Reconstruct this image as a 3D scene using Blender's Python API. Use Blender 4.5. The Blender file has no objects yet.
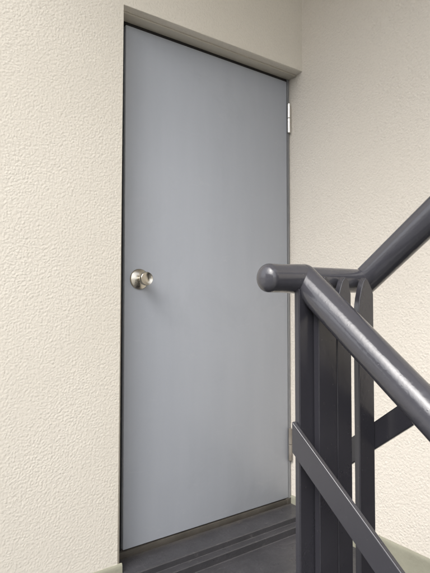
import bpy, bmesh, math, random
from mathutils import Vector, Matrix
R = math.radians
scene = bpy.context.scene
C = scene.collection

# ---------------------------------------------------------------- camera
cam_d = bpy.data.cameras.new('camera')
cam = bpy.data.objects.new('camera', cam_d)
C.objects.link(cam)
cam.location = (-0.744, -1.618, 0.886)
cam.rotation_euler = (R(91.712), 0, R(-35.26))
cam_d.sensor_fit = 'VERTICAL'
cam_d.sensor_height = 24.0
cam_d.lens = 24.0 * 485.0 / 573.0
cam_d.clip_start = 0.02
cam_d.clip_end = 600
scene.camera = cam

# ---------------------------------------------------------------- daylight
SUN_EL, SUN_AZ = 48.0, 248.0          # azimuth of the sun, clockwise from +Y
w = bpy.data.worlds.new("World"); scene.world = w
w.use_nodes = True
nt = w.node_tree; nt.nodes.clear()
out = nt.nodes.new('ShaderNodeOutputWorld'); bg = nt.nodes.new('ShaderNodeBackground')
sky = nt.nodes.new('ShaderNodeTexSky'); sky.sky_type = 'NISHITA'
sky.sun_disc = False; sky.sun_elevation = R(SUN_EL); sky.sun_rotation = R(SUN_AZ)
sky.dust_density = 4.0; sky.air_density = 1.0
hs = nt.nodes.new('ShaderNodeHueSaturation'); hs.inputs['Saturation'].default_value = 0.22
nt.links.new(sky.outputs[0], hs.inputs['Color'])
nt.links.new(hs.outputs[0], bg.inputs['Color'])
bg.inputs['Strength'].default_value = 0.15
nt.links.new(bg.outputs[0], out.inputs[0])

sd = bpy.data.lights.new('sun', 'SUN'); sd.energy = 0.46; sd.angle = R(52); sd.color = (1.0, 0.96, 0.9)
sun = bpy.data.objects.new('sun', sd); C.objects.link(sun)
az, el = R(SUN_AZ), R(SUN_EL)
sv = Vector((math.sin(az)*math.cos(el), math.cos(az)*math.cos(el), math.sin(el)))
sun.rotation_euler = sv.to_track_quat('Z', 'Y').to_euler()
sun.location = sv*30

scene.view_settings.view_transform = 'Standard'
scene.view_settings.look = 'None'
scene.view_settings.gamma = 1.0
scene.view_settings.exposure = 1.5
scene.render.engine = 'CYCLES'

# ---------------------------------------------------------------- materials
def new_mat(name):
    m = bpy.data.materials.new(name); m.use_nodes = True
    return m, m.node_tree, m.node_tree.nodes['Principled BSDF']
def N(nt, t, **kw):
    n = nt.nodes.new(t)
    for k, v in kw.items():
        if k in n.inputs: n.inputs[k].default_value = v
        else: setattr(n, k, v)
    return n
def ramp(nt, src, stops):
    r = nt.nodes.new('ShaderNodeValToRGB')
    e = r.color_ramp.elements
    e[0].position, e[0].color = stops[0][0], (*stops[0][1], 1) if isinstance(stops[0][1], tuple) else (stops[0][1],)*3+(1,)
    e[1].position, e[1].color = stops[-1][0], (*stops[-1][1], 1) if isinstance(stops[-1][1], tuple) else (stops[-1][1],)*3+(1,)
    for p, c in stops[1:-1]:
        q = e.new(p); q.color = (*c, 1) if isinstance(c, tuple) else (c, c, c, 1)
    nt.links.new(src, r.inputs['Fac'])
    return r.outputs['Color']
def coord(nt, scale=(1, 1, 1), rot=(0, 0, 0)):
    tc = nt.nodes.new('ShaderNodeTexCoord'); mp = nt.nodes.new('ShaderNodeMapping')
    mp.inputs['Scale'].default_value = scale; mp.inputs['Rotation'].default_value = rot
    nt.links.new(tc.outputs['Object'], mp.inputs['Vector'])
    return mp.outputs['Vector']
def noise(nt, vec, scale, detail=3, rough=0.5, dist=0.0):
    n = nt.nodes.new('ShaderNodeTexNoise')
    n.inputs['Scale'].default_value = scale; n.inputs['Detail'].default_value = detail
    n.inputs['Roughness'].default_value = rough; n.inputs['Distortion'].default_value = dist
    nt.links.new(vec, n.inputs['Vector'])
    return n.outputs['Fac']
def math_node(nt, op, a, b):
    n = nt.nodes.new('ShaderNodeMath'); n.operation = op
    for i, v in enumerate((a, b)):
        if isinstance(v, (int, float)): n.inputs[i].default_value = v
        else: nt.links.new(v, n.inputs[i])
    return n.outputs[0]
def bump(nt, h, dist, strength=1.0, prev=None):
    b = nt.nodes.new('ShaderNodeBump')
    b.inputs['Strength'].default_value = strength; b.inputs['Distance'].default_value = dist
    nt.links.new(h, b.inputs['Height'])
    if prev is not None: nt.links.new(prev, b.inputs['Normal'])
    return b.outputs['Normal']
def mixc(nt, fac, a, b):
    m = nt.nodes.new('ShaderNodeMix'); m.data_type = 'RGBA'
    if isinstance(fac, (int, float)): m.inputs[0].default_value = fac
    else: nt.links.new(fac, m.inputs[0])
    for i, v in ((6, a), (7, b)):
        if isinstance(v, tuple): m.inputs[i].default_value = (*v, 1)
        else: nt.links.new(v, m.inputs[i])
    return m.outputs[2]

def stucco(name, base, alt, depth=1.0):
    m, nt, p = new_mat(name)
    v = coord(nt)
    # wormy roller-stipple: thresholded distorted noise gives raised islands with soft shoulders
    n1 = noise(nt, v, 140, 2.6, 0.55, 0.2)
    isl = ramp(nt, n1, [(0.34, 0.0), (0.46, 0.40), (0.58, 0.90), (0.72, 1.0)])
    n2 = noise(nt, v, 190, 3, 0.55, 0.3)
    n3 = noise(nt, v, 520, 2, 0.6)
    vo = nt.nodes.new('ShaderNodeTexVoronoi'); vo.feature = 'F1'
    vo.inputs['Scale'].default_value = 120
    nt.links.new(v, vo.inputs['Vector'])
    lump = ramp(nt, vo.outputs['Distance'], [(0.1, 1.0), (0.75, 0.0)])
    h = math_node(nt, 'ADD', math_node(nt, 'MULTIPLY', isl, 0.42), math_node(nt, 'MULTIPLY', n2, 0.6))
    h = math_node(nt, 'ADD', h, math_node(nt, 'MULTIPLY', lump, 0.6))
    h = math_node(nt, 'ADD', h, math_node(nt, 'MULTIPLY', n3, 0.12))
    patch = ramp(nt, noise(nt, v, 3.3, 3, 0.6), [(0.32, 0.68), (0.68, 1.12)])
    h = math_node(nt, 'MULTIPLY', h, patch)
    nrm = bump(nt, h, 0.00105*depth, 1.0)
    big = noise(nt, v, 1.7, 4, 0.6)
    col = mixc(nt, ramp(nt, big, [(0.35, 0.0), (0.68, 1.0)]), base, alt)
    # darker tone in the hollows of the plaster
    col = mixc(nt, ramp(nt, isl, [(0.0, 0.16), (0.5, 0.0)]), col, tuple(c*0.72 for c in base))
    nt.links.new(col, p.inputs['Base Color']); nt.links.new(nrm, p.inputs['Normal'])
    p.inputs['Roughness'].default_value = 0.82; p.inputs['Specular IOR Level'].default_value = 0.25
    return m

def steel_paint(name, base, rough=0.22, orange=1.0, sc=(1, 1, 1), spec=0.5):
    m, nt, p = new_mat(name)
    v = coord(nt, sc)
    # brush-applied gloss enamel: wavy, with drips and specks
    a = noise(nt, v, 38, 3, 0.55, 0.6)
    b = noise(nt, v, 170, 2, 0.5)
    sp = nt.nodes.new('ShaderNodeTexVoronoi'); sp.inputs['Scale'].default_value = 90
    nt.links.new(v, sp.inputs['Vector'])
    speck = ramp(nt, sp.outputs['Distance'], [(0.03, 1.0), (0.12, 0.0)])
    h = math_node(nt, 'ADD', math_node(nt, 'MULTIPLY', a, 1.0*orange), math_node(nt, 'MULTIPLY', b, 0.22*orange))
    h = math_node(nt, 'ADD', h, math_node(nt, 'MULTIPLY', speck, 0.10))
    nt.links.new(bump(nt, h, 0.0011, 1.0), p.inputs['Normal'])
    c = noise(nt, v, 14, 4, 0.6)
    pc = mixc(nt, ramp(nt, c, [(0.3, 0.0), (0.7, 1.0)]), base, tuple(x*1.12 for x in base))
    v1 = coord(nt)
    dust = ramp(nt, noise(nt, v1, 130, 5, 0.75), [(0.66, 0.0), (0.73, 0.5)])   # dust nibs and small chips in the paint
    pc = mixc(nt, dust, pc, (0.16, 0.155, 0.15))
    nt.links.new(pc, p.inputs['Base Color'])
    nt.links.new(ramp(nt, noise(nt, v, 23, 4, 0.65), [(0.3, rough*0.9), (0.7, rough*1.15)]), p.inputs['Roughness'])
    p.inputs['Specular IOR Level'].default_value = spec
    return m

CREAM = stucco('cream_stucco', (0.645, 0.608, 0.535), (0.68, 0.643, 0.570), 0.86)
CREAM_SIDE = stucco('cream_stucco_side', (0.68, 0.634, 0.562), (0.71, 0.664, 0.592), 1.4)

def flat_paint(name, base, alt, rough, bscale=60, bdist=0.0004, spec=0.4):
    m, nt, p = new_mat(name); v = coord(nt)
    c = noise(nt, v, 9, 5, 0.6)
    nt.links.new(mixc(nt, ramp(nt, c, [(0.3, 0.0), (0.72, 1.0)]), base, alt), p.inputs['Base Color'])
    nt.links.new(bump(nt, noise(nt, v, bscale, 3, 0.6), bdist, 1.0), p.inputs['Normal'])
    p.inputs['Roughness'].default_value = rough; p.inputs['Specular IOR Level'].default_value = spec
    return m
SKIRT = flat_paint('skirting_mortar', (0.26, 0.255, 0.20), (0.31, 0.305, 0.24), 0.7, 70, 0.0012, 0.3)
CEIL = flat_paint('ceiling_paint', (0.74, 0.71, 0.65), (0.78, 0.75, 0.69), 0.8, 90, 0.001, 0.2)
FRAME = flat_paint('frame_paint', (0.19, 0.195, 0.20), (0.22, 0.225, 0.23), 0.4)
HEAD = flat_paint('frame_head_paint', (0.46, 0.435, 0.375), (0.50, 0.475, 0.41), 0.55, 50, 0.0008)
SILL = flat_paint('sill_steel', (0.045, 0.040, 0.034), (0.085, 0.077, 0.066), 0.5, 30, 0.0008)
DARK = flat_paint('gap_shade_window_black', (0.012, 0.012, 0.012), (0.016, 0.015, 0.014), 0.6)  # near-black standing in for shade in the door gaps; also the house windows
CONC = flat_paint('concrete', (0.30, 0.29, 0.27), (0.36, 0.35, 0.32), 0.85, 40, 0.001, 0.3)
RAIL = steel_paint('railing_enamel', (0.046, 0.0455, 0.053), 0.15, 0.5, (1, 1, 1), 0.55)
BAR = steel_paint('railing_bar_enamel', (0.026, 0.0255, 0.031), 0.21, 0.22, (1, 1, 0.6), 0.7)

# door leaf: blue-grey factory paint, faint vertical streaks and rub marks
DOOR, nt_, p_ = new_mat('door_paint'); v_ = coord(nt_)
vs_ = coord(nt_, (6, 1, 0.9))
s1 = ramp(nt_, noise(nt_, vs_, 2.2, 5, 0.6), [(0.3, 0.0), (0.7, 1.0)])
base_ = mixc(nt_, s1, (0.365, 0.388, 0.430), (0.385, 0.408, 0.450))
s2 = ramp(nt_, noise(nt_, v_, 3.1, 6, 0.7, 0.8), [(0.54, 0.0), (0.74, 0.5)])
base_ = mixc(nt_, s2, base_, (0.325, 0.345, 0.380))
vd_ = nt_.nodes.new('ShaderNodeTexVoronoi'); vd_.inputs['Scale'].default_value = 9.0
nt_.links.new(v_, vd_.inputs['Vector'])
spk = ramp(nt_, vd_.outputs['Distance'], [(0.035, 0.8), (0.055, 0.0)])
spk = math_node(nt_, 'MULTIPLY', spk, ramp(nt_, noise(nt_, v_, 4.0, 2, 0.5), [(0.55, 0.0), (0.60, 1.0)]))
base_ = mixc(nt_, spk, base_, (0.15, 0.15, 0.15))
rub = ramp(nt_, noise(nt_, coord(nt_, (1.0, 1, 3.0), (0, R(35), 0)), 9.0, 7, 0.8, 1.0), [(0.59, 0.0), (0.74, 0.5)])
base_ = mixc(nt_, rub, base_, (0.45, 0.465, 0.49))
fine = ramp(nt_, noise(nt_, v_, 420, 2, 0.6), [(0.3, 0.0), (0.7, 0.10)])
base_ = mixc(nt_, fine, base_, (0.22, 0.23, 0.25))
nt_.links.new(base_, p_.inputs['Base Color'])
nt_.links.new(ramp(nt_, noise(nt_, v_, 5, 5, 0.6), [(0.3, 0.34), (0.7, 0.48)]), p_.inputs['Roughness'])
nt_.links.new(bump(nt_, noise(nt_, v_, 480, 2, 0.5), 0.00012, 1.0, bump(nt_, noise(nt_, v_, 3.0, 2, 0.5), 0.003, 1.0)), p_.inputs['Normal'])
p_.inputs['Specular IOR Level'].default_value = 0.4

# landing floor paint
FLOOR, nt_, p_ = new_mat('floor_paint'); v_ = coord(nt_)
vs_ = coord(nt_, (1, 3.2, 1), (0, 0, R(8)))
a = ramp(nt_, noise(nt_, v_, 7, 6, 0.65), [(0.3, 0.0), (0.7, 1.0)])
base_ = mixc(nt_, a, (0.033, 0.033, 0.037), (0.050, 0.049, 0.054))
scuff = ramp(nt_, noise(nt_, vs_, 34, 6, 0.75, 0.4), [(0.59, 0.0), (0.72, 0.45)])
base_ = mixc(nt_, scuff, base_, (0.17, 0.165, 0.16))
vv = nt_.nodes.new('ShaderNodeTexVoronoi'); vv.inputs['Scale'].default_value = 26
nt_.links.new(v_, vv.inputs['Vector'])
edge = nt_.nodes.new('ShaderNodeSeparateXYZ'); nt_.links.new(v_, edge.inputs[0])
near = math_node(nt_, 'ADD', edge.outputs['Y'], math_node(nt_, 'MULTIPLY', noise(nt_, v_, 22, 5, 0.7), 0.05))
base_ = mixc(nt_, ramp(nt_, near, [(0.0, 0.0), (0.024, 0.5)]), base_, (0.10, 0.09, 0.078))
grit = ramp(nt_, vv.outputs['Distance'], [(0.04, 0.9), (0.075, 0.0)])
grit = math_node(nt_, 'MULTIPLY', grit, ramp(nt_, noise(nt_, v_, 11, 3, 0.6), [(0.52, 0.0), (0.6, 1.0)]))
base_ = mixc(nt_, grit, base_, (0.30, 0.28, 0.25))
nt_.links.new(base_, p_.inputs['Base Color'])
nt_.links.new(ramp(nt_, noise(nt_, v_, 16, 5, 0.7), [(0.3, 0.24), (0.7, 0.50)]), p_.inputs['Roughness'])
nt_.links.new(bump(nt_, noise(nt_, v_, 90, 4, 0.6), 0.0012, 1.0, bump(nt_, noise(nt_, v_, 12, 3, 0.6), 0.004, 1.0)), p_.inputs['Normal'])

# brushed stainless
def brushed(name, col, rough, aniso):
    m, nt, p = new_mat(name); v = coord(nt)
    p.inputs['Base Color'].default_value = (*col, 1); p.inputs['Metallic'].default_value = 1.0
    p.inputs['Anisotropic'].default_value = aniso
    tg = nt.nodes.new('ShaderNodeTangent'); tg.direction_type = 'RADIAL'; tg.axis = 'Z'
    nt.links.new(tg.outputs[0], p.inputs['Tangent'])
    nt.links.new(ramp(nt, noise(nt, v, 60, 4, 0.7), [(0.3, rough*0.8), (0.7, rough*1.3)]), p.inputs['Roughness'])
    nt.links.new(bump(nt, noise(nt, v, 900, 2, 0.5), 0.00005, 1.0), p.inputs['Normal'])
    return m
STEEL = brushed('brushed_steel', (0.50, 0.47, 0.41), 0.20, 0.6)
HINGE = brushed('hinge_steel', (0.78, 0.76, 0.72), 0.30, 0.2)
HINGE_OLD = flat_paint('weathered_hinge', (0.13, 0.11, 0.09), (0.26, 0.24, 0.21), 0.45)

# ---------------------------------------------------------------- mesh helpers
def link(name, bm, mat, parent=None, smooth=False, angle=None, loc=None):
    bmesh.ops.recalc_face_normals(bm, faces=bm.faces)
    me = bpy.data.meshes.new(name); bm.to_mesh(me); bm.free()
    for m in (mat if isinstance(mat, (list, tuple)) else [mat]): me.materials.append(m)
    o = bpy.data.objects.new(name, me); C.objects.link(o)
    if smooth:
        for f in me.polygons: f.use_smooth = True
        if angle: me.set_sharp_from_angle(angle=R(angle))
    if parent: o.parent = parent
    if loc: o.location = loc
    return o
def tag(o, label=None, cat=None, group=None, kind=None):
    for k, v in (('label', label), ('category', cat), ('group', group), ('kind', kind)):
        if v: o[k] = v
    return o
def empty(name, loc):
    o = bpy.data.objects.new(name, None); C.objects.link(o); o.location = loc
    o.empty_display_size = 0.1
    return o
def box(bm, x0, x1, y0, y1, z0, z1, bev=0.0, seg=2):
    vs = [bm.verts.new((x, y, z)) for x in (x0, x1) for y in (y0, y1) for z in (z0, z1)]
    F = [(0,1,3,2),(4,6,7,5),(0,4,5,1),(2,3,7,6),(0,2,6,4),(1,5,7,3)]
    fs = [bm.faces.new([vs[i] for i in f]) for f in F]
    bmesh.ops.recalc_face_normals(bm, faces=fs)
    if bev:
        es = list({e for f in fs for e in f.edges})
        bmesh.ops.bevel(bm, geom=es, offset=bev, segments=seg, affect='EDGES', profile=0.5)
def prism(bm, pts, axis, a, b):
    """polygon in the two other axes, extruded along axis from a to b"""
    def P(u, v, t):
        return {'x': (t, u, v), 'y': (u, t, v), 'z': (u, v, t)}[axis]
    A = [bm.verts.new(P(u, v, a)) for u, v in pts]; B = [bm.verts.new(P(u, v, b)) for u, v in pts]
    fs = [bm.faces.new(A), bm.faces.new(B[::-1])]
    n = len(pts)
    for i in range(n):
        fs.append(bm.faces.new([A[i], B[i], B[(i+1) % n], A[(i+1) % n]]))
    bmesh.ops.recalc_face_normals(bm, faces=fs)
    return fs
def lathe(bm, prof, seg=64):
    """revolve (radius, height) about Z; radius 0 closes"""
    rings = []
    for r, z in prof:
        rings.append([bm.verts.new((0, 0, z))] if r < 1e-6 else
                     [bm.verts.new((r*math.cos(2*math.pi*i/seg), r*math.sin(2*math.pi*i/seg), z)) for i in range(seg)])
    for a, b in zip(rings, rings[1:]):
        for i in range(seg):
            j = (i+1) % seg
            if len(a) == 1 and len(b) == 1: continue
            if len(a) == 1: bm.faces.new([a[0], b[i], b[j]])
            elif len(b) == 1: bm.faces.new([a[i], b[0], a[j]])
            else: bm.faces.new([a[i], b[i], b[j], a[j]])
def tube(bm, p0, p1, r, seg=48, n0=None, n1=None, cap0=False, cap1=False, rings=24, jit=0.0):
    """round bar from p0 to p1; n0/n1: mitre-plane normals; cap0: domed end"""
    p0, p1 = Vector(p0), Vector(p1)
    d = (p1-p0).normalized()
    up = Vector((0, 0, 1)) if abs(d.z) < 0.9 else Vector((1, 0, 0))
    s = d.cross(up).normalized(); t = s.cross(d).normalized()
    dirs = [s*math.cos(2*math.pi*i/seg) + t*math.sin(2*math.pi*i/seg) for i in range(seg)]
    def end(p, n, q):
        if n is None: return p+q*r
        n = Vector(n).normalized(); b = p+q*r
        return b + d*((p-b).dot(n)/d.dot(n))
    R0 = [end(p0, n0, q) for q in dirs]; R1 = [end(p1, n1, q) for q in dirs]
    loops = [[bm.verts.new(a.lerp(b, k/rings)) for a, b in zip(R0, R1)] for k in range(rings+1)]
    for a, b in zip(loops, loops[1:]):
        for i in range(seg):
            j = (i+1) % seg; bm.faces.new([a[i], a[j], b[j], b[i]])
    def dome(loop, p, sgn):
        prev = loop
        for ang in (12, 24, 36, 48, 60, 70, 80):
            c, h = math.cos(R(ang))**0.9, math.sin(R(ang))
            ring = [bm.verts.new(p+q*r*c+d*sgn*r*0.66*h) for q in dirs]
            for i in range(seg):
                j = (i+1) % seg; bm.faces.new([prev[i], prev[j], ring[j], ring[i]])
            prev = ring
        tip = bm.verts.new(p+d*sgn*r*0.66)
        for i in range(seg): bm.faces.new([prev[i], prev[(i+1) % seg], tip])
    if cap0: dome(loops[0], p0, -1)
    if cap1: dome(loops[-1], p1, 1)

# ================================================================ SETTING
YF = -0.08          # face of the front wall; the door leaf stands at y = 0
XW = 0.8245         # face of the side wall
ZL = -0.079         # landing floor
# recess floor with its two small steps, then the landing, one solid
bm = bmesh.new()
prof = [(0.20, -0.027), (-0.111, -0.027), (-0.114, -0.030), (-0.115, -0.048), (-0.117, -0.0495), (-0.143, -0.0505),
        (-0.146, -0.053), (-0.147, ZL+0.002), (-0.150, ZL), (-1.09, ZL), (-1.10, ZL-0.01), (-1.10, -0.27), (0.20, -0.27)]
prism(bm, prof, 'x', -1.16, XW+0.15)
tag(link('landing_floor', bm, FLOOR), kind='structure')
bm = bmesh.new(); box(bm, -1.02, XW+0.15, -2.10, 0.20, 2.86, 3.04)
tag(link('ceiling', bm, CEIL), kind='structure')
bm = bmesh.new(); box(bm, -150, 150, -150, 150, -3.2, -3.0)
tag(link('ground', bm, CONC), kind='structure')

# front wall with the door opening
bm = bmesh.new()
JX, SZ = -0.0455, 1.919
pts = [(-1.0, -0.02), (JX, -0.02), (JX, SZ), (XW, SZ), (XW, 2.86), (-1.0, 2.86)]
fs = prism(bm, pts, 'y', YF, 0.16)
bm.edges.ensure_lookup_table()
jam = [e for e in bm.edges if all(abs(v.co.y-YF) < 1e-5 and abs(v.co.x-JX) < 1e-5 for v in e.verts)]
sof = [e for e in bm.edges if all(abs(v.co.y-YF) < 1e-5 and abs(v.co.z-SZ) < 1e-5 for v in e.verts)]
bmesh.ops.bevel(bm, geom=jam, offset=0.012, segments=2, affect='EDGES', profile=0.5)
sof = [e for e in bm.edges if all(abs(v.co.y-YF) < 1e-5 and abs(v.co.z-SZ) < 1e-5 for v in e.verts)]
bmesh.ops.bevel(bm, geom=sof, offset=0.005, segments=2, affect='EDGES', profile=0.5)
front = link('stucco_wall', bm, CREAM, smooth=True, angle=40)
tag(front, 'cream stippled stucco wall around the grey door, left of it and above it', 'wall')
# skirting of the front wall, turning round the jamb corner
def skirting(path_fn, *a): pass
bm = bmesh.new()
prof = [(0.0, -0.20), (0.0, 0.004), (-0.0025, 0.0035), (-0.0050, 0.000), (-0.0065, -0.005), (-0.007, -0.012), (-0.007, -0.20)]
prism(bm, [(YF+0.001+u, v) for u, v in prof], 'x', -1.0, JX+0.004)
s = link('skirting', bm, SKIRT, front, True, 35)
# side wall
bm = bmesh.new(); box(bm, XW, XW+0.15, -3.2, 0.20, ZL-1.6, 2.86)
side = tag(link('side_wall', bm, CREAM_SIDE), 'cream stippled stucco wall behind the stair railing, at right angles to the door', 'wall')
bm = bmesh.new()
prism(bm, [(XW-0.0005-(-u), v+0.004) for u, v in prof], 'y', -1.10, 0.0)
link('skirting', bm, SKIRT, side, True, 35)

# ================================================================ DOOR
door = tag(empty('metal_door', (0.4025, 0, -0.027)), 'flat blue-grey metal door with a round steel knob, closed in its recess', 'door')
def rel(o):       # parts are modelled in world space; keep them there under the Empty
    o.location = Vector(o.location) - Vector(door.location); return o
DW, DH = 0.805, 1.9
bm = bmesh.new(); box(bm, 0.0, DW, 0.0, 0.036, 0.0, DH, 0.0018, 2)
leaf = rel(link('door_leaf', bm, DOOR, door, True, 40))
bm = bmesh.new()     # frame: jambs, head and the stop behind the leaf
box(bm, JX+0.001, -0.0085, 0.012, 0.06, -0.027, DH+0.002)
box(bm, DW+0.0035, DW+0.013, -0.001, 0.06, -0.027, DH+0.012, 0.001)
box(bm, DW+0.0155, XW-0.001, 0.004, 0.06, -0.027, SZ-0.002)
rel(link('door_frame', bm, FRAME, door))
bm = bmesh.new(); box(bm, JX+0.001, XW-0.001, -0.046, 0.0035, SZ-0.007, SZ-0.0005, 0.001)
rel(link('frame_head', bm, HEAD, door, True, 40))
bm = bmesh.new(); box(bm, JX+0.001, DW+0.0025, 0.004, 0.075, DH+0.0035, SZ-0.001)  # near-black strips: shade of the gaps round the leaf, put in as colour
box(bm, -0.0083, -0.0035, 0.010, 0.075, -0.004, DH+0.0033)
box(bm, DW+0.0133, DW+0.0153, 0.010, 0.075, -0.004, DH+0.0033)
rel(link('gap_shade_strip', bm, DARK, door))
bm = bmesh.new(); box(bm, JX, DW+0.003, -0.003, 0.07, -0.0275, -0.0055, 0.0015)
box(bm, DW-0.012, DW+0.0135, -0.0045, 0.03, -0.0275, -0.002, 0.001)
rel(link('door_sill', bm, SILL, door, True, 40))
# hinges
def hinge(z0, z1, mat, label=None):
    bm = bmesh.new()
    zc = (z0+z1)/2; r = 0.0078; xk, yk = DW+0.007, -0.0075
    def cyl(a, b):
        b2 = bmesh.new(); prof = [(0, a), (r-0.0015, a), (r, a+0.0015), (r, b-0.0015), (r-0.0015, b), (0, b)]
        lathe(b2, prof, 24)
        for v in b2.verts: v.co += Vector((xk, yk, 0))
        me = bpy.data.meshes.new('tmp'); b2.to_mesh(me); b2.free(); bm.from_mesh(me); bpy.data.meshes.remove(me)
    cyl(z0, zc-0.0008); cyl(zc+0.0008, z1)
    box(bm, xk-0.003, xk+0.003, yk, 0.02, z0+0.006, z1-0.006)
    o = rel(link('hinge', bm, mat, door, True, 40))
    if label: o['label'] = label
hinge(1.66, 1.796, HINGE, 'bright steel upper hinge')
hinge(0.166, 0.309, HINGE_OLD, 'dull brownish lower hinge')
# round knob: rose, neck and dished grip
K = Vector((0.059, 0.0, 0.966))
def knob_part(name, prof, mat, parent):
    bm = bmesh.new(); lathe(bm, prof, 72)
    o = link(name, bm, mat, parent, True, 50)
    return o
knob = knob_part('door_knob', [(0.0, 0.012), (0.0125, 0.012), (0.0118, 0.018), (0.0118, 0.026), (0.0135, 0.031), (0.019, 0.0385), (0.0232, 0.047),
                          (0.0248, 0.054), (0.0250, 0.058), (0.0243, 0.0612), (0.0228, 0.0625), (0.0205, 0.0615), (0.014, 0.0580),
                          (0.007, 0.0565), (0.0, 0.0562)], STEEL, door)
knob.rotation_euler = (R(90), 0, 0); knob.location = K - Vector(door.location)
rose = knob_part('rose', [(0.0, -0.001), (0.0375, -0.001), (0.0385, 0.001), (0.0380, 0.0035), (0.0345, 0.0058), (0.024, 0.0098), (0.0165, 0.0128), (0.0128, 0.0135), (0.0, 0.0135)], STEEL, knob)

# ================================================================ RAILING
rail = tag(empty('stair_railing', (-0.09, -1.056, ZL)), 'dark grey painted steel stair railing with tubular handrail, standing in front of the door', 'railing')
def rl(o): o.location = Vector(o.location) - Vector(rail.location); return o
P0 = Vector((-0.1713, -1.0563, 0.9215)); P1 = P0+Vector((0.163, 0, 0))
T = math.tan(R(38.9)); T2 = math.tan(R(37.4)); RR = 0.0215
D0 = Vector((0, -1, -T)).normalized(); D1 = Vector((0, -1, T2)).normalized()
RB = 0.0247                           # the sloping rails are a size larger than the level one
bm = bmesh.new()                      # level stub running into the knuckle of the descending rail
tube(bm, P0+Vector((-0.0745, 0, 0)), P0, RR*1.04, cap0=True, rings=40)
for v in bm.verts:                    # the weld swells the stub into the knuckle
    t = min(1.0, max(0.0, (v.co.x-(P0.x-0.055))/0.055)); t = t*t*(3-2*t)
    k = 1+t*(RB*0.985/(RR*1.04)-1)
    v.co.y = P0.y+(v.co.y-P0.y)*k; v.co.z = P0.z+(v.co.z-P0.z)*k
bmesh.ops.create_uvsphere(bm, u_segments=64, v_segments=32, radius=RB, matrix=Matrix.Translation(P0))
tube(bm, P0, P0+D0*1.25, RB, seg=64, rings=60)
rl(link('descending_handrail', bm, RAIL, rail, True, 75))
PB = P0+Vector((0.004, 0.005, -0.0005)); P1 = P1+Vector((0, 0.005, 0.0006))
bm = bmesh.new(); tube(bm, PB, P1, RR, rings=20)
rl(link('level_handrail', bm, RAIL, rail, True, 60))
bm = bmesh.new()
bmesh.ops.create_uvsphere(bm, u_segments=64, v_segments=32, radius=RB, matrix=Matrix.Translation(P1))
tube(bm, P1, P1+D1*1.6, RB, seg=64, rings=60)
rl(link('ascending_handrail', bm, RAIL, rail, True, 60))
# four flat uprights welded to the camera side of the level tube
YB0, YB1 = -1.088, -1.0765
for x0, x1, tx, dy in ((-0.2000, -0.1660, None, 0.012), (-0.1699, -0.1275, -0.1565, 0), (-0.1268, -0.0910, -0.1080, 0), (-0.0722, -0.0316, -0.0550, 0)):
    bm = bmesh.new()
    zt = P0.z+0.0045
    if tx is None:                    # the first one butts against the underside of the stub
        pts = [(x0, ZL-0.12), (x1, ZL-0.12), (x1, P0.z-0.016), (x0, P0.z-0.016)]
    else:
        dx = tx-x0
        pts = [(x0, ZL-0.12), (x1, ZL-0.12), (x1, zt-0.028), (x1-0.003, zt-0.020), (tx+0.012, zt-0.0075), (tx+0.0065, zt-0.0015), (tx+0.003, zt),
               (tx-dx*0.22, zt-0.007), (tx-dx*0.52, zt-0.020), (tx-dx*0.78, zt-0.035), (tx-dx*0.94, zt-0.049), (x0, zt-0.062)]
    prism(bm, pts, 'y', YB0+dy, YB1+dy)
    es = [e for e in bm.edges if abs(e.verts[0].co.y-e.verts[1].co.y) < 1e-6]
    bmesh.ops.bevel(bm, geom=es, offset=0.0014, segments=3, affect='EDGES')
    b = rl(link('upright', bm, BAR, rail, True, 40))
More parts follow.
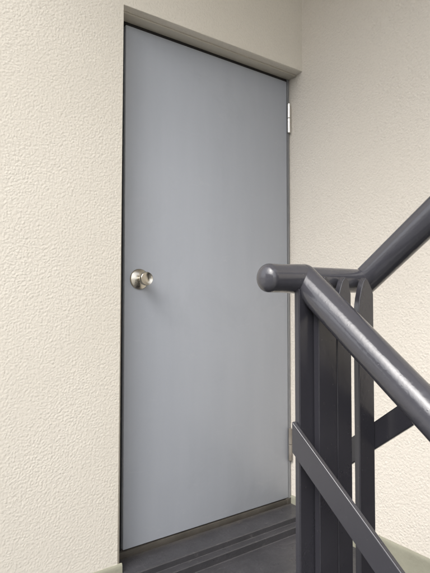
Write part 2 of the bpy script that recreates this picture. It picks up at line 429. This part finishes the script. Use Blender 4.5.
# flat stringer bars parallel to the flights
def slope_bar(name, x0, x1, ya, za, yb, t, hgt):
    bm = bmesh.new()
    zb = za + (yb-ya)*t
    prism(bm, [(ya, za), (yb, zb), (yb, zb-hgt), (ya, za-hgt)], 'x', x0, x1)
    es = [e for e in bm.edges]
    bmesh.ops.bevel(bm, geom=es, offset=0.0017, segments=3, affect='EDGES')
    return rl(link(name, bm, BAR, rail, True, 40))
slope_bar('lower_rail', -0.2090, -0.2005, -1.0665, 0.6993, -2.20, 0.7735, 0.048)
slope_bar('lower_rail', -0.0312, -0.0225, -1.0, 0.611, -2.30, -0.77, 0.048)

# ================================================================ STAIRS (outside the frame)
def flight(name, x0, x1, y, z, rise, n, label):
    bm = bmesh.new(); run = 0.235
    for k in range(n):
        zt = z + rise*(k+1) if rise > 0 else z + rise*(k+1)
        ya = y - run*k
        box(bm, x0, x1, ya-run, ya-0.002, zt-0.20, zt, 0.004)
    return tag(link(name, bm, FLOOR), label, 'stairs')
flight('stairs', -1.10, -0.24, -1.10, ZL, -0.183, 8, 'grey flight of stairs going down from the landing')
flight('stairs', 0.04, XW-0.001, -1.10, ZL, 0.183, 8, 'grey flight of stairs going up beside the side wall')

# ================================================================ ACROSS THE YARD (light and reflections)
nb = tag(empty('neighbouring_house', (-8.0, -1.0, -3.0)), 'pale two-storey house across the yard from the stair landing', 'house')
HB = flat_paint('house_render', (0.55, 0.54, 0.52), (0.60, 0.59, 0.57), 0.85)
bm = bmesh.new(); box(bm, -5.0, 0, -9, 3, 0, 6.6)
link('wall', bm, HB, nb)
bm = bmesh.new(); prism(bm, [(-5.5, 6.6), (0.5, 6.6), (0.5, 6.75), (-2.5, 8.2), (-5.5, 6.75)], 'y', -9.5, 3.5)
link('roof', bm, FRAME, nb)
for yy in (-6, -2, 1):
    for zz in (1.0, 4.0):
        bm = bmesh.new(); box(bm, 0, 0.06, yy-0.8, yy+0.8, zz, zz+1.2)
        link('window', bm, DARK, nb)

bm = bmesh.new(); box(bm, -0.25, XW, -3.35, -3.2, -1.7, 2.86)  # unseen wall, added to keep light from behind off the uprights
tag(link('light_block_wall', bm, CREAM_SIDE), 'unseen cream stucco wall added behind the viewer to hold back light', 'wall')
